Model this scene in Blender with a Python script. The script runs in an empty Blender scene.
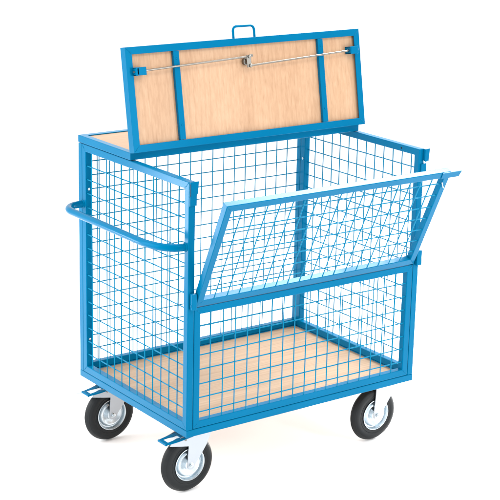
import bpy, bmesh, math, random
from mathutils import Vector, Matrix
random.seed(7)
S = bpy.context.scene
C = S.collection
OFF = Vector((-.5, -.35, .238))          # build coordinates: origin at the near corner of the deck underside
W, D, H = 1.0, .70, .872
GZ = -.238

# ------------------------------------------------------------------ materials
def mat(name):
    m = bpy.data.materials.new(name); m.use_nodes = True
    nt = m.node_tree; b = nt.nodes['Principled BSDF']
    return m, nt, b
def N(nt, t, **kw):
    n = nt.nodes.new(t)
    for k, v in kw.items():
        if k in n.inputs: n.inputs[k].default_value = v
        else: setattr(n, k, v)
    return n
def paint(name, col, rough=.33, spec=.35, peel=.05, tint=None):
    m, nt, b = mat(name)
    tc = N(nt, 'ShaderNodeTexCoord')
    n1 = N(nt, 'ShaderNodeTexNoise'); n1.inputs['Scale'].default_value = 5; n1.inputs['Detail'].default_value = 2
    nt.links.new(tc.outputs['Object'], n1.inputs['Vector'])
    r = N(nt, 'ShaderNodeValToRGB')
    r.color_ramp.elements[0].position = .2; r.color_ramp.elements[1].position = .8
    r.color_ramp.elements[0].color = (*[c * .93 for c in col], 1); r.color_ramp.elements[1].color = (*[min(1, c * 1.05) for c in col], 1)
    nt.links.new(n1.outputs['Fac'], r.inputs['Fac']); nt.links.new(r.outputs['Color'], b.inputs['Base Color'])
    n2 = N(nt, 'ShaderNodeTexNoise'); n2.inputs['Scale'].default_value = 380; n2.inputs['Detail'].default_value = 2
    nt.links.new(tc.outputs['Object'], n2.inputs['Vector'])
    bp = N(nt, 'ShaderNodeBump'); bp.inputs['Strength'].default_value = peel; bp.inputs['Distance'].default_value = .001
    nt.links.new(n2.outputs['Fac'], bp.inputs['Height']); nt.links.new(bp.outputs['Normal'], b.inputs['Normal'])
    mr = N(nt, 'ShaderNodeMapRange'); mr.inputs['To Min'].default_value = rough - .04; mr.inputs['To Max'].default_value = rough + .05
    nt.links.new(n1.outputs['Fac'], mr.inputs['Value']); nt.links.new(mr.outputs['Result'], b.inputs['Roughness'])
    b.inputs['Specular IOR Level'].default_value = spec
    if tint: b.inputs['Specular Tint'].default_value = (*tint, 1)
    return m
def wood(name, c0, c1, c2, axis, spec=.3):
    """pale beech laminate: long soft grain along one axis ('x','y','z')"""
    m, nt, b = mat(name)
    tc = N(nt, 'ShaderNodeTexCoord')
    def mapped(s_across, s_along):
        mp = N(nt, 'ShaderNodeMapping')
        sc = [s_across] * 3; sc['xyz'.index(axis)] = s_along
        mp.inputs['Scale'].default_value = sc
        nt.links.new(tc.outputs['Object'], mp.inputs['Vector']); return mp
    def noise(mp, scale, det, dist=0.):
        n = N(nt, 'ShaderNodeTexNoise'); n.inputs['Scale'].default_value = scale
        n.inputs['Detail'].default_value = det; n.inputs['Distortion'].default_value = dist
        nt.links.new(mp.outputs['Vector'], n.inputs['Vector']); return n
    broad = noise(mapped(6, .9), 1.3, 4, .9)
    fine = noise(mapped(90, 3.), 1.5, 6, .3)
    fleck = noise(mapped(150, 22.), 1.5, 2)
    r = N(nt, 'ShaderNodeValToRGB')
    e = r.color_ramp.elements
    e[0].position = .3; e[0].color = (*c0, 1); e[1].position = .7; e[1].color = (*c2, 1)
    k = e.new(.5); k.color = (*c1, 1)
    mx = N(nt, 'ShaderNodeMix'); mx.data_type = 'FLOAT'; mx.inputs[0].default_value = .55
    nt.links.new(broad.outputs['Fac'], mx.inputs[2]); nt.links.new(fine.outputs['Fac'], mx.inputs[3])
    nt.links.new(mx.outputs[0], r.inputs['Fac'])
    fr = N(nt, 'ShaderNodeValToRGB'); fr.color_ramp.elements[0].position = .30; fr.color_ramp.elements[1].position = .42
    fr.color_ramp.elements[0].color = (.93, .91, .88, 1); fr.color_ramp.elements[1].color = (1, 1, 1, 1)
    nt.links.new(fleck.outputs['Fac'], fr.inputs['Fac'])
    wv = N(nt, 'ShaderNodeTexWave'); wv.wave_type = 'BANDS'; wv.bands_direction = 'Y' if axis == 'x' else 'X'
    wv.inputs['Scale'].default_value = 2.6; wv.inputs['Distortion'].default_value = 9; wv.inputs['Detail'].default_value = 3
    wv.inputs['Detail Scale'].default_value = 1.1; nt.links.new(mapped(5.5, .45).outputs['Vector'], wv.inputs['Vector'])
    wr = N(nt, 'ShaderNodeValToRGB'); wr.color_ramp.elements[0].position = .0; wr.color_ramp.elements[1].position = .30
    wr.color_ramp.elements[0].color = (.90, .865, .82, 1); wr.color_ramp.elements[1].color = (1, 1, 1, 1)
    nt.links.new(wv.outputs['Fac'], wr.inputs['Fac'])
    m2 = N(nt, 'ShaderNodeMix'); m2.data_type = 'RGBA'; m2.blend_type = 'MULTIPLY'; m2.inputs[0].default_value = .5
    nt.links.new(r.outputs['Color'], m2.inputs[6]); nt.links.new(wr.outputs['Color'], m2.inputs[7])
    ml = N(nt, 'ShaderNodeMix'); ml.data_type = 'RGBA'; ml.blend_type = 'MULTIPLY'; ml.inputs[0].default_value = .8
    nt.links.new(m2.outputs[2], ml.inputs[6]); nt.links.new(fr.outputs['Color'], ml.inputs[7])
    nt.links.new(ml.outputs[2], b.inputs['Base Color'])
    b.inputs['Roughness'].default_value = .42; b.inputs['Specular IOR Level'].default_value = spec
    return m
def metal(name, col, rough, metallic=1., bump=.1):
    m, nt, b = mat(name)
    tc = N(nt, 'ShaderNodeTexCoord')
    n = N(nt, 'ShaderNodeTexNoise'); n.inputs['Scale'].default_value = 60; n.inputs['Detail'].default_value = 5
    nt.links.new(tc.outputs['Object'], n.inputs['Vector'])
    mr = N(nt, 'ShaderNodeMapRange'); mr.inputs['To Min'].default_value = rough - .08; mr.inputs['To Max'].default_value = rough + .12
    nt.links.new(n.outputs['Fac'], mr.inputs['Value']); nt.links.new(mr.outputs['Result'], b.inputs['Roughness'])
    bp = N(nt, 'ShaderNodeBump'); bp.inputs['Strength'].default_value = bump; bp.inputs['Distance'].default_value = .001
    nt.links.new(n.outputs['Fac'], bp.inputs['Height']); nt.links.new(bp.outputs['Normal'], b.inputs['Normal'])
    b.inputs['Base Color'].default_value = (*col, 1); b.inputs['Metallic'].default_value = metallic
    return m
BLUE = (.0, .111, .228)
TINT = (.0, .45, .9)
M_blue = paint('blue_powder_coat', BLUE, .22, .17, .015, TINT)
M_wire = paint('blue_wire_coat', (.0010, .150, .270), .4, .25, .05, TINT)
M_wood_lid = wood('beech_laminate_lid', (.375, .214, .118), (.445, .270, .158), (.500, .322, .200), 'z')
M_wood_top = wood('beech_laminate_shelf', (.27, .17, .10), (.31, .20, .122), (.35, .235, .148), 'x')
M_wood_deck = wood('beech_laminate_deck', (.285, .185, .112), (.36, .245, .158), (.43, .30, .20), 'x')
M_zinc = metal('zinc_plate', (.56, .62, .66), .27)
M_white = metal('bright_zinc_fork', (.41, .44, .475), .36, .5, .05)
M_rod = metal('steel_rod', (.22, .20, .175), .3)
M_cam = metal('grey_lock_metal', (.22, .21, .19), .35)
M_rubber = paint('black_rubber', (.0070, .0085, .0097), .46, .24, .1)
M_pad = paint('white_backing', (.80, .82, .84), .45, .3)  # for the plate added under the pedal hole to make it read white
M_dark = paint('dark_gap', (.006, .03, .06), .6, .2)
M_black = paint('black_hole', (.003, .004, .006), .7, .2)

# ------------------------------------------------------------------ mesh helpers
def link(name, bm, m, parent, smooth=False):
    bmesh.ops.recalc_face_normals(bm, faces=bm.faces)
    me = bpy.data.meshes.new(name)
    bm.transform(Matrix.Translation(OFF))
    bm.to_mesh(me); bm.free()
    for p in me.polygons: p.use_smooth = smooth
    o = bpy.data.objects.new(name, me); C.objects.link(o); me.materials.append(m)
    o.parent = parent
    if smooth:
        md = o.modifiers.new('es', 'EDGE_SPLIT'); md.split_angle = math.radians(38)
    return o
def round_rect(w, d, r=.0022, k=3):
    pts = []
    for cx, cy, a0 in ((w - r, r, -90), (w - r, d - r, 0), (r, d - r, 90), (r, r, 180)):
        for i in range(k + 1):
            a = math.radians(a0 + 90 * i / k); pts.append((cx + r * math.cos(a), cy + r * math.sin(a)))
    return pts
def ring(bm, O, U, V, Nn, w, h, prof):
    """sweep a profile (inset, depth) round the rectangle O, O+U*w, O+V*h; depth runs along Nn"""
    O, U, V, Nn = map(Vector, (O, U, V, Nn))
    loops = []
    for (o, n) in prof:
        loops.append([bm.verts.new(O + U * u + V * v + Nn * n) for u, v in ((o, o), (w - o, o), (w - o, h - o), (o, h - o))])
    P = len(prof)
    for i in range(P):
        a, b = loops[i], loops[(i + 1) % P]
        for k in range(4):
            bm.faces.new((a[k], a[(k + 1) % 4], b[(k + 1) % 4], b[k]))
def box(bm, a, b, bev=.0012, mtx=None):
    r = bmesh.ops.create_cube(bm, size=1)
    vs = r['verts']
    a, b = Vector(a), Vector(b)
    for v in vs: v.co = Vector([a[i] + (b[i] - a[i]) * (v.co[i] + .5) for i in range(3)])
    if bev:
        es = list({e for v in vs for e in v.link_edges})
        r2 = bmesh.ops.bevel(bm, geom=es, offset=bev, segments=2, affect='EDGES', profile=.5)
        vs = list({v for f in r2['faces'] for v in f.verts} | {v for v in vs if v.is_valid})
    if mtx is not None:
        for v in vs: v.co = mtx @ v.co
def tube(bm, pts, r, seg=10, cap=True):
    pts = [Vector(p) for p in pts]; rings = []
    up = None
    for i, p in enumerate(pts):
        if i == 0: t = pts[1] - p
        elif i == len(pts) - 1: t = p - pts[i - 1]
        else: t = (pts[i + 1] - p).normalized() + (p - pts[i - 1]).normalized()
        t.normalize()
        if up is None:
            up = Vector((0, 0, 1)) if abs(t.z) < .9 else Vector((0, 1, 0))
        s = t.cross(up).normalized(); up = s.cross(t).normalized()
        rings.append([bm.verts.new(p + (s * math.cos(2 * math.pi * k / seg) + up * math.sin(2 * math.pi * k / seg)) * r) for k in range(seg)])
    for a, b in zip(rings, rings[1:]):
        for k in range(seg): bm.faces.new((a[k], a[(k + 1) % seg], b[(k + 1) % seg], b[k]))
    if cap:
        bm.faces.new(rings[0]); bm.faces.new(rings[-1])
def cyl(bm, c, ax, r, h, seg=16):
    c, ax = Vector(c), Vector(ax).normalized(); tube(bm, [c, c + ax * h], r, seg)
def lathe(bm, c, ax, prof, seg=64):
    """profile (radius, axial)"""
    c, ax = Vector(c), Vector(ax).normalized()
    s = ax.cross(Vector((0, 0, 1))).normalized(); t = ax.cross(s)
    rows = []
    for r, h in prof:
        if r < 1e-6: rows.append([bm.verts.new(c + ax * h)])
        else: rows.append([bm.verts.new(c + ax * h + (s * math.cos(2 * math.pi * k / seg) + t * math.sin(2 * math.pi * k / seg)) * r) for k in range(seg)])
    for a, b in zip(rows, rows[1:]):
        for k in range(seg):
            k2 = (k + 1) % seg
            if len(a) == 1 and len(b) == 1: continue
            if len(a) == 1: bm.faces.new((a[0], b[k], b[k2]))
            elif len(b) == 1: bm.faces.new((a[k], a[k2], b[0]))
            else: bm.faces.new((a[k], a[k2], b[k2], b[k]))
def plate(bm, pts, O, U, V, Nn, t, hole=None):
    """extrude a 2-D outline; a hole with the same point count makes a ring"""
    O, U, V, Nn = map(Vector, (O, U, V, Nn))
    mk = lambda q, n: bm.verts.new(O + U * q[0] + V * q[1] + Nn * n)
    a = [mk(q, 0) for q in pts]; b = [mk(q, t) for q in pts]; n = len(pts)
    for i in range(n): bm.faces.new((a[i], a[(i + 1) % n], b[(i + 1) % n], b[i]))
    if hole is None: bm.faces.new(a); bm.faces.new(b)
    else:
        c = [mk(q, 0) for q in hole]; d = [mk(q, t) for q in hole]
        for i in range(n):
            j = (i + 1) % n
            bm.faces.new((c[i], c[j], d[j], d[i])); bm.faces.new((a[i], a[j], c[j], c[i])); bm.faces.new((b[i], b[j], d[j], d[i]))
WR = .0021
def wire_mesh(bm, O, U, V, Nn, us, vs, u0, u1, v0, v1, inner=1):
    """welded wire: uprights in one plane, cross wires one wire thickness behind; wires bow a hair"""
    O, U, V, Nn = map(Vector, (O, U, V, Nn))
    for u in us:
        du = random.gauss(0, .0006); bow = random.gauss(0, .0007)
        tube(bm, [O + U * (u + du + bow * math.sin(math.pi * k / 4)) + V * (v0 + (v1 - v0) * k / 4) for k in range(5)], WR, 6, False)
    for v in vs:
        dv = random.gauss(0, .0006); bow = random.gauss(0, .0007)
        tube(bm, [O + V * (v + dv + bow * math.sin(math.pi * k / 4)) + U * (u0 + (u1 - u0) * k / 4) + Nn * WR * 1.8 for k in range(5)], WR, 6, False)
def steps(a, first, last, step=.05):
    r = []; x = a
    while x < first: x += step
    while x < last: r.append(x); x += step
    return r
def empty(name, parent=None):
    o = bpy.data.objects.new(name, None); C.objects.link(o); o.parent = parent; o.empty_display_size = .1
    return o
BM = bmesh.new
X, Y, Z = Vector((1, 0, 0)), Vector((0, 1, 0)), Vector((0, 0, 1))

# ------------------------------------------------------------------ setting
bm = BM()
vs = [bm.verts.new((x, y, GZ)) for x, y in ((-60, -60), (60, -60), (60, 60), (-60, 60))]; bm.faces.new(vs)
m, nt, b = mat('white_studio_floor'); b.inputs['Base Color'].default_value = (.9, .9, .9, 1); b.inputs['Roughness'].default_value = .65
b.inputs['Specular IOR Level'].default_value = .2
nz = N(nt, 'ShaderNodeTexNoise'); nz.inputs['Scale'].default_value = 3
rr = N(nt, 'ShaderNodeValToRGB'); rr.color_ramp.elements[0].color = (.89, .89, .89, 1); rr.color_ramp.elements[1].color = (.92, .92, .92, 1)
tcf = N(nt, 'ShaderNodeTexCoord'); nt.links.new(tcf.outputs['Object'], nz.inputs['Vector'])
nt.links.new(nz.outputs['Fac'], rr.inputs['Fac']); nt.links.new(rr.outputs['Color'], b.inputs['Base Color'])
fl = link('floor', bm, m, None); fl['kind'] = 'structure'

# ------------------------------------------------------------------ the trolley
T = empty('mesh_trolley'); T['category'] = 'trolley'
T['label'] = 'blue wire mesh box trolley with wooden lid raised and front gate tilted open'

T25 = round_rect(.025, .025)
# deck: frame ring + board
bm = BM(); ring(bm, (0, 0, 0), X, Y, Z, W, D, T25)
deck = link('deck_frame', bm, M_blue, T)
bm = BM(); box(bm, (.0252, .0252, .004), (W - .0252, D - .0252, .0225), .0008)
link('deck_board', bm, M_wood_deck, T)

# end panels: y 0 .. 0.675
PZ = .0262
def bolt(parent, c, ax, r=.0036):
    bm = BM(); lathe(bm, Vector(c), ax, [(0, .0030), (r * .55, .0028), (r * .95, .0014), (r, 0)], 16)
    lathe(bm, Vector(c), ax, [(r * 1.25, -.0005), (r * 1.25, .0008), (r, .0009)], 16)
    link('bolt', bm, M_zinc, parent, True)
def end_panel(x0, sgn):
    # outer face at x0, depth runs inwards (sgn)
    bm = BM(); ring(bm, (x0, 0, PZ), Y, Z, X * sgn, .6748, H - PZ, T25)
    fr = link('end_panel', bm, M_blue, T)
    bm = BM()
    wire_mesh(bm, (x0 + sgn * .0030, 0, 0), Y, Z, X * sgn, steps(.0125, .03, .65), steps(.047, .055, H - .03), .012, .662, PZ + .012, H - .012)
    link('wire_mesh', bm, M_wire, fr, True)
    return fr
L = end_panel(0, 1); L['label'] = 'end panel carrying the push handle'
Rr = end_panel(W, -1)
# back panel: full width
bm = BM(); ring(bm, (0, D, PZ), X, Z, -Y, W, H - PZ, round_rect(.025, .0245))
bp_ = link('back_panel', bm, M_blue, T)
bm = BM(); wire_mesh(bm, (0, D - .003, 0), X, Z, -Y, steps(.025, .03, W - .03), steps(.05, .055, H - .03), .012, W - .012, PZ + .012, H - .012)
link('wire_mesh', bm, M_wire, bp_, True)
# lower front panel
FX0, FX1, FZ1 = .0265, W - .0265, .4495
bm = BM(); ring(bm, (FX0, .0004, PZ), X, Z, Y, FX1 - FX0, FZ1 - PZ, T25)
fp = link('front_panel', bm, M_blue, T)
bm = BM(); wire_mesh(bm, (0, .0032, 0), X, Z, Y, steps(.044, .06, FX1 - .03), steps(.0305, .055, FZ1 - .03), FX0 + .012, FX1 - .012, PZ + .012, FZ1 - .012)
link('wire_mesh', bm, M_wire, fp, True)

# weld beads across the mitred corners
def bead(bm, a, b):
    a, b = Vector(a), Vector(b); n = 9
    up = None
    for i in range(n):
        p = a.lerp(b, (i + .5) / n) + Vector([random.gauss(0, .0003) for _ in range(3)])
        rr = bmesh.ops.create_icosphere(bm, subdivisions=1, radius=(b - a).length / n * .72, matrix=Matrix.Translation(p))
def corner_beads(parent, O, U, V, Nn, w, h, fw, sink=.0013):
    O, U, V, Nn = map(Vector, (O, U, V, Nn))
    for u, v, su, sv in ((0, 0, 1, 1), (w, 0, -1, 1), (w, h, -1, -1), (0, h, 1, -1)):
        e = .002; bm = BM()
        bead(bm, O + U * (u + su * e) + V * (v + sv * e) + Nn * sink, O + U * (u + su * (fw - e)) + V * (v + sv * (fw - e)) + Nn * sink)
        link('weld_bead', bm, M_blue, parent, True)
# bolts joining panels
bolt(L, (.0125, .6492, .712), -Y); bolt(L, (.0125, .6492, .154), -Y)
bolt(Rr, (W - .0252, .6610, .712), -X); bolt(Rr, (W - .0252, .6610, .2), -X)
bolt(Rr, (W - .0252, .0125, .30), -X)
bm = BM(); lathe(bm, (W - .0249, .095, .8595), -X, [(0, .0004), (.0036, .0004), (.0036, -.001)], 14)
link('bolt_hole', bm, M_black, Rr)

corner_beads(L, (0, 0, PZ), Y, Z, X, .6748, H - PZ, .025)
corner_beads(fp, (FX0, .0004, PZ), X, Z, Y, FX1 - FX0, FZ1 - PZ, .025)
corner_beads(deck, (0, 0, .0012), X, Y, Z, W, D, .025, .024)
# gate hinge brackets, catches on the front posts
def hinge(x0, x1):
    bm = BM()
    box(bm, (x0, -.0150, .4470), (x1, -.0008, .5020), .0018)
    o = link('hinge_bracket', bm, M_blue, T)
    bm = BM(); tube(bm, [(x0 - .001, -.008, .462), (x1 + .001, -.008, .462)], .0045, 12); link('hinge_pin', bm, M_blue, o, True)
hinge(.0070, .0265); hinge(W - .0215, W + .0015)
def catch(x, s):
    """sheet metal catch plate at the top of a front post; s = direction of its free side"""
    bm = BM()
    o = [(0, 0), (.026, 0), (.0262, .034), (.0305, .040), (.0335, .077), (.0335, .0785), (0, .0785)]
    plate(bm, [(q[0] * 1, q[1]) for q in o], (x, -.0035, H - .0785), X * s, Z, Y, .0027)
    c = link('gate_catch', bm, M_blue, T)
    bm = BM(); box(bm, (x + s * .001 - (.0012 if s < 0 else 0), -.0058, H - .046), (x + s * .001 + (.0012 if s > 0 else 0), -.0036, H - .006), .0003)
    link('catch_slot', bm, M_dark, c)
    return c
catch(.0015, 1)
# right catch: a folded lug standing out in front of the post
bm = BM()
plate(bm, [(0, .034), (.0165, .034), (.0205, .0795), (0, .0785)], (W - .0065, -.0120, H - .0785), X, Z, Y, .003)
plate(bm, [(0, .034), (.0083, .034), (.0083, .0785), (0, .0785)], (W - .0065, -.0090, H - .0785), Y, Z, X, .0025)
plate(bm, [(0, -.02), (.0245, -.02), (.0225, .026), (.0, .024)], (W - .0165, -.0062, H - .0785), X, Z, Y, .0055)
c = link('gate_catch', bm, M_blue, T)
bm = BM(); tube(bm, [(W - .012, -.008, .831), (W - .002, -.010, .825), (W + .005, -.011, .829)], .0018, 8); link('catch_spring', bm, M_zinc, c, True)

# push handle: bent tube on the left end
r = .0128; hx = -.086; z = .655
pts = [(-.0002, .672, z), (-.018, .672, z)]
for k in range(1, 9):
    a = math.radians(90 * k / 8); pts.append((-.018 + (hx + .018) * math.sin(a), .597 + .075 * math.cos(a), z))
for k in range(0, 11):
    a = math.radians(90 * k / 10); pts.append((-.012 + (hx + .012) * math.cos(a), .155 - .135 * math.sin(a), z))
pts.append((-.0002, .020, z))
bm = BM(); tube(bm, pts, r, 24)
hd = link('push_handle', bm, M_blue, T, True)
for y in (.672, .020):
    bm = BM(); lathe(bm, (-.0003, y, z), -X, [(r + .0035, 0), (r + .0026, .0022), (r + .0006, .0045)], 24); link('weld', bm, M_blue, hd, True)

# fixed rear shelf on top
SZ = H + .0015
SX1 = .990; SY0 = .353
bm = BM(); ring(bm, (0, SY0, SZ), X, Y, Z, SX1, D - SY0, round_rect(.025, .026))
sh = link('top_shelf_frame', bm, M_blue, T)
bm = BM(); box(bm, (.0252, SY0 + .0252, SZ + .004), (SX1 - .0252, D - .0252, SZ + .0225), .0008)
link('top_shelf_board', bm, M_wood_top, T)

# ---- lid, opened a little past upright
ang = math.radians(9.9)
LU = X; LV = Vector((0, math.sin(ang), math.cos(ang))); LN = Vector((0, math.cos(ang), -math.sin(ang)))   # LN: into the lid, away from the viewer
LO = Vector((0, .328, .903)); LL = .350
def lp(u, v, n=0): return LO + LU * u + LV * v + LN * n
bm = BM(); t = .003
prof = [(0.0006, 0), (.0245, 0), (.025, .0006), (.025, t), (t, t), (t, .0290), (.0024, .0300), (.0006, .0300), (0, .0294), (0, .0006)]
ring(bm, LO, LU, LV, LN, W, LL, prof)
lid = link('lid_frame', bm, M_blue, T)
lid['label'] = 'raised lid frame leaning back, wooden inside facing forward'
def lbox(bm, u0, u1, v0, v1, n0, n1, bev=.0008):
    M4 = Matrix((( LU.x, LV.x, LN.x, LO.x), (LU.y, LV.y, LN.y, LO.y), (LU.z, LV.z, LN.z, LO.z), (0, 0, 0, 1)))
    box(bm, (u0, v0, n0), (u1, v1, n1), bev, M4)
bm = BM(); lbox(bm, t + .0004, W - t - .0004, t + .0004, LL - t - .0004, .0130, .0280, 0)
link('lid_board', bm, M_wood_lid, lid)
for u in (.187, .806):
    bm = BM(); lbox(bm, u, u + .0235, .0256, LL - .0256, .0002, .0125, .0012)
    st = link('lid_strap', bm, M_blue, lid)
    for v in (.075, .300):
        bm = BM(); lathe(bm, lp(u + .012, v, .0004), -LN, [(0, .0022), (.003, .0018), (.0038, 0)], 12); link('rivet', bm, M_blue, st, True)
corner_beads(lid, LO, LU, LV, LN, W, LL, .025)
# lid pull handle on the free edge
a0, a1, hh, hr = .447, .537, .041, .0046
pp = [lp(a0, LL - .002, .012)]
pp.append(lp(a0, LL + hh - .016, .012))
for k in range(1, 6):
    a = math.radians(90 * k / 6); pp.append(lp(a0 + .016 * (1 - math.cos(a)), LL + hh - .016 + .016 * math.sin(a), .012))
pp.append(lp(a0 + .016, LL + hh, .012)); pp.append(lp(a1 - .016, LL + hh, .012))
for k in range(1, 6):
    a = math.radians(90 * k / 6); pp.append(lp(a1 - .016 + .016 * math.sin(a), LL + hh - .016 * (1 - math.cos(a)), .012))
pp.append(lp(a1, LL + hh - .016, .012)); pp.append(lp(a1, LL - .002, .012))
bm = BM(); tube(bm, pp, hr, 12); link('pull_handle', bm, M_blue, lid, True)
# locking bars
def guide(u, v, w, s):
    bm = BM()
    lbox(bm, min(u, u + s * .006), max(u, u + s * .006), v - .014, v + .014, -.020, -.0004, .001)
    lbox(bm, u, u + s * w, v + .010, v + .0135, -.0202, .0122, .0008) if s > 0 else lbox(bm, u + s * w, u, v + .010, v + .0135, -.0202, .0122, .0008)
    lbox(bm, min(u, u + s * w), max(u, u + s * w), v - .0135, v - .010, -.0202, .0122, .0008)
    lbox(bm, min(u + s * (w - .005), u + s * w), max(u + s * (w - .005), u + s * w), v - .0136, v + .0136, -.0204, .0120, .0008)
    q0, q1 = sorted((u + s * (.010 if s > 0 else .004), u + s * (w - .004)))
    lbox(bm, q0, q1, v - .0128, v + .0128, -.0212, -.0190, .0008)
    return link('bar_guide', bm, M_blue, lid)
guide(.0235, .268, .040, 1)
guide(.976, .274, .037, -1)
bm = BM(); tube(bm, [lp(.018, .267, -.010), lp(.480, .2845, -.010), lp(.500, .2845, -.011)], .0036, 12); link('locking_bar', bm, M_rod, lid, True)
bm = BM(); tube(bm, [lp(.492, .2525, -.010), lp(.506, .2535, -.010), lp(.982, .2755, -.010)], .0036, 12); link('locking_bar', bm, M_rod, lid, True)
bm = BM()
lathe(bm, lp(.487, .268, .0128), -LN, [(.013, 0), (.013, .012), (.011, .014), (.0085, .0145), (.0085, .021), (0, .0215)], 24)
cam = link('lock_barrel', bm, M_cam, lid, True)
bm = BM(); lbox(bm, .478, .496, .247, .290, -.0145, -.0115, .001); link('cam_plate', bm, M_cam, cam)
for (u, v) in ((.4885, .2845), (.4915, .2525)):
    bm = BM(); lathe(bm, lp(u, v, -.0095), -LN, [(.0062, 0), (.0062, .0095), (.0045, .011), (0, .0112)], 8); link('nut', bm, M_cam, cam, True)
bm = BM(); lathe(bm, lp(.503, .287, -.010), LU, [(.0, -.008), (.0052, -.008), (.0052, .002), (0, .003)], 8); link('nut', bm, M_rod, cam, True)

# ---- folding gate, hinged half way up, hanging open at the top
ga = math.radians(-24)
GU = X; GV = Vector((0, math.sin(ga), math.cos(ga))); GN = Vector((0, math.cos(ga), -math.sin(ga)))
GO = Vector((.0285, -.0030, .4520)); GW = .945; GH = .410
bm = BM(); ring(bm, GO, GU, GV, GN, GW, GH, round_rect(.025, .024))
gate = link('folding_gate', bm, M_blue, T); gate['label'] = 'upper front gate tilted outwards on its bottom hinges'
bm = BM(); wire_mesh(bm, GO + GN * .003 , GU, GV, GN, steps(.0185, .03, GW - .028), steps(.008, .03, GH - .028), .012, GW - .012, .012, GH - .012)
link('wire_mesh', bm, M_wire, gate, True)
corner_beads(gate, GO, GU, GV, GN, GW, GH, .025)
bm = BM()
plate(bm, [(-.016, .0), (.066, .0), (.0715, .0235), (-.016, .0235)], GO + GU * (GW - .025) + GV * (GH - .0240) - GN * .0032, GU, GV, GN, .003)
link('gate_tongue', bm, M_blue, gate)
bm = BM(); tube(bm, [GO + GU * (GW - .030) + GV * (GH - .040) - GN * .003, GO + GU * (GW - .020) + GV * (GH - .058) - GN * .005, GO + GU * (GW - .012) + GV * (GH - .066) - GN * .003], .0018, 8)
link('spring_clip', bm, M_zinc, gate, True)

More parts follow.
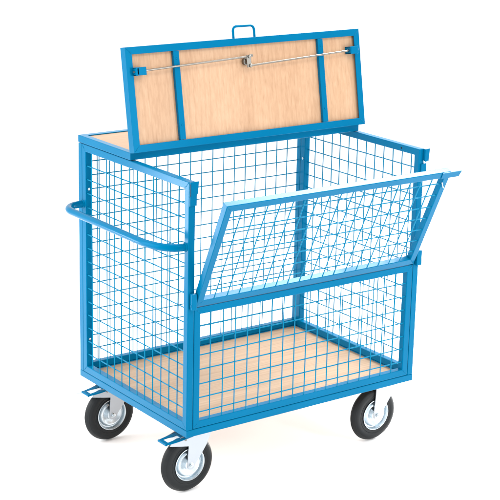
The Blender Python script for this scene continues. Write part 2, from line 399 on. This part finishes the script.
# ---- casters: all trailing towards the handle
R_ = .1035
def caster(cx, cy, brake, rot=0.):
    """(cx, cy): wheel centre; wheel rolls along x; stem 45 mm towards +x"""
    zc = GZ + R_
    c = Vector((cx, cy, zc)); sx = cx + .045
    start = set(bpy.data.objects)
    bm = BM()
    box(bm, (sx - .050, cy - .027, -.0052), (sx + .056, cy + .048, -.0004), .001)          # top plate
    lathe(bm, (sx, cy, -.0052), -Z, [(.034, 0), (.036, .006), (.031, .0135), (.0, .0135)], 32)   # ball race
    box(bm, (sx - .043, cy - .0275, -.0230), (sx + .036, cy + .0275, -.0186), .001)        # fork crown
    prof = [(-.0115, -.0125), (0, -.0175), (.0125, -.0125), (.0200, .004), (.040, .030), (.062, .062), (.086, .1140), (-.0075, .1140), (-.0105, .060), (-.0145, .012)]
    if brake: prof = prof[:7] + [(-.012, .1150), (-.034, .1110), (-.080, .0960), (-.086, .087), (-.045, .078), (-.010, .071), (-.0125, .030)]
    for s in (-1, 1):
        yy = cy + s * .0265
        plate(bm, prof, (cx, yy - .0015, zc), X, Z, Y, .003)
    es = [e for e in bm.edges if e.calc_length() > .01 and abs(e.verts[0].co.y - e.verts[1].co.y) < 1e-5 and len(e.link_faces) == 2 and e.calc_face_angle(0) > 1.2 and min(e.verts[0].co.z, e.verts[1].co.z) < -.02]
    fork = link('caster', bm, M_white, T)
    bm = BM(); w = .0185
    w = .0195
    half = [(.0570, w - .006), (.0605, w - .0015), (.066, w - .0005), (.070, w + .0006), (.0720, w - .0004), (.0735, w + .0007), (.084, w + .0004), (.0905, w - .002), (.0928, w - .0042), (.0938, w - .0042), (.0975, w - .0085), (.1010, w - .0135), (R_ - .0002, .0)]
    tp = [(a, -h) for a, h in half] + [(a, h) for a, h in half[::-1][1:]]
    lathe(bm, c, Y, tp, 96); link('tyre', bm, M_rubber, fork, True)
    bm = BM()
    rp = [(.0592, -w + .0005), (.0615, -w - .0030), (.0640, -w - .0022), (.0645, -w + .001), (.0632, -w + .005), (.0632, w - .005), (.0645, w - .001), (.0640, w + .0022), (.0615, w + .0030), (.0592, w - .0005),
          (.0560, w - .011), (.0560, -w + .011)]
    rp = [(a * .925, h) for a, h in rp]
    lathe(bm, c, Y, rp + [rp[0]], 72)
    dp = [(.0561, -w + .0115), (.0525, -w + .0120), (.0495, -w + .008), (.0465, -w + .0015), (.043, -w - .0004), (.038, -w + .0005), (.029, -w + .007), (.0225, -w + .0075), (.0205, -w - .003), (.0185, -w - .0042), (.0, -w - .0042)]
    dp = [(a * .925, h) for a, h in dp]
    lathe(bm, c, Y, dp, 72); lathe(bm, c, Y, [(a, -h) for a, h in dp], 72)
    link('rim', bm, M_zinc, fork, True)
    bm = BM()
    lathe(bm, c + Vector((0, -.028, 0)), -Y, [(.0098, 0), (.0098, .0012), (.0078, .0013)], 24)
    lathe(bm, c + Vector((0, -.028, 0)), -Y, [(.0078, 0), (.0078, .0055), (.0062, .0068), (.0040, .007), (.0036, .0095), (0, .0098)], 6)
    link('axle_bolt', bm, M_zinc, fork, False)
    if brake:
        bm = BM(); lathe(bm, c + Vector((-.024, -.028, .0985)), -Y, [(.0044, 0), (.0044, .002), (.0034, .0022)], 16); lathe(bm, c + Vector((-.024, -.028, .0985)), -Y, [(0, .0021), (.0030, .0021)], 16)
        link('brake_pin', bm, M_rod, fork, True)
        # pedal: pressed plate sloping gently down away from the deck, with a keyhole
        px = cx - .101; O = Vector((px - .004, cy - .008, -.0365)); U = Vector((1, 0, .105)).normalized(); V = Y
        bm = BM()
        outer = [(0, -.024), (.040, -.029), (.085, -.030), (.108, -.028), (.108, .028), (.085, .030), (.040, .029), (0, .024)]
        hole = [(.013, -.016), (.034, -.015), (.050, -.010), (.066, -.012), (.066, .012), (.050, .010), (.034, .015), (.013, .016)]
        Nn = U.cross(V)
        plate(bm, outer, O, U, V, Nn, .003, hole)
        tube(bm, [O + U * .001 + V * -.024, O + U * .001 + V * .024], .0042, 10)
        tube(bm, [O + U * .004 + V * -.0255 + Nn * .001, O + U * .045 + V * -.0300 + Nn * .001, O + U * .105 + V * -.0295 + Nn * .001], .0028, 8)
        link('brake_pedal', bm, M_blue, fork, True)
        bm = BM(); plate(bm, [(.008, -.018), (.070, -.018), (.070, .018), (.008, .018)], O - Nn * .0015, U, V, Nn, .0022); link('hole_backing', bm, M_pad, fork)  # white plate added under the keyhole so the opening shows bright
        if brake == 2:
            bm = BM(); tube(bm, [O + V * .010 - Nn * .002, O + U * -.022 + V * .026 - Nn * .001], .0025, 8); link('release_lever', bm, M_zinc, fork, True)
    if rot:
        Mr = Matrix.Translation(Vector((sx, cy, 0)) + Vector((OFF.x, OFF.y, 0))) @ Matrix.Rotation(rot, 4, 'Z') @ Matrix.Translation(-(Vector((sx, cy, 0)) + Vector((OFF.x, OFF.y, 0))))
        for o in (fork, *fork.children): o.data.transform(Mr)
    return fork
caster(.064, .091, 1)['label'] = 'braked swivel caster at the near corner'
caster(.073, .617, 2)['label'] = 'braked swivel caster at the far handle corner'
caster(.890, .088, 0)
caster(.890, .617, 0)

# ------------------------------------------------------------------ light
wd = bpy.data.worlds.new('World'); S.world = wd; wd.use_nodes = True
bg = wd.node_tree.nodes['Background']; bg.inputs['Color'].default_value = (.985, .995, 1.0, 1); bg.inputs['Strength'].default_value = 1.5
def area(name, loc, target, size, size_y, energy, col=(1, 1, 1)):
    l = bpy.data.lights.new(name, 'AREA'); l.shape = 'RECTANGLE'; l.size = size; l.size_y = size_y; l.energy = energy; l.color = col
    o = bpy.data.objects.new(name, l); C.objects.link(o); o.location = loc
    o.rotation_euler = (Vector(target) - Vector(loc)).to_track_quat('-Z', 'Y').to_euler()
    return o
area('left_softbox', (-3.2, .9, 1.8), (0, 0, .3), 2.2, 2.8, 120)
area('left_low_softbox', (-1.50, 1.15, .58), (-.5, -.30, 1.0), .26, .4, 6)
area('right_low_fill', (3.0, .7, .60), (0, 0, .0), 1.8, 1.0, 160)  # added fill, lifts the shade on the floor under the deck
area('overhead_rear_softbox', (1.75, .55, 3.0), (.1, -.2, .8), 1.7, 1.0, 190)
area('front_top_fill', (-.2, -2.4, 3.6), (.2, -1.3, 0), 1.6, 1.2, 50)  # added fill, brightens the floor ahead for bounce onto the gate
area('front_strip', (1.05, -2.6, 1.35), (-.2, 0, .9), .28, 1.2, 26)

# ------------------------------------------------------------------ camera (solved from the photograph)
cd = bpy.data.cameras.new('camera'); cam_o = bpy.data.objects.new('camera', cd); C.objects.link(cam_o)
cam_o.location = Vector((-2.6403, -3.9173, 2.0065)) + OFF
cam_o.rotation_euler = (math.radians(74.0146), math.radians(-1.2767), math.radians(-36.0021))
cd.sensor_width = 36; cd.lens = 1535.706 / 500 * 36; cd.clip_end = 500
S.camera = cam_o
S.render.engine = 'CYCLES'
S.view_settings.view_transform = 'Standard'; S.view_settings.look = 'None'
S.view_settings.exposure = 0; S.view_settings.gamma = 1
S.render.resolution_x = 1024; S.render.resolution_y = 1024
try: S.cycles.max_bounces = 10; S.cycles.diffuse_bounces = 6
except Exception: pass
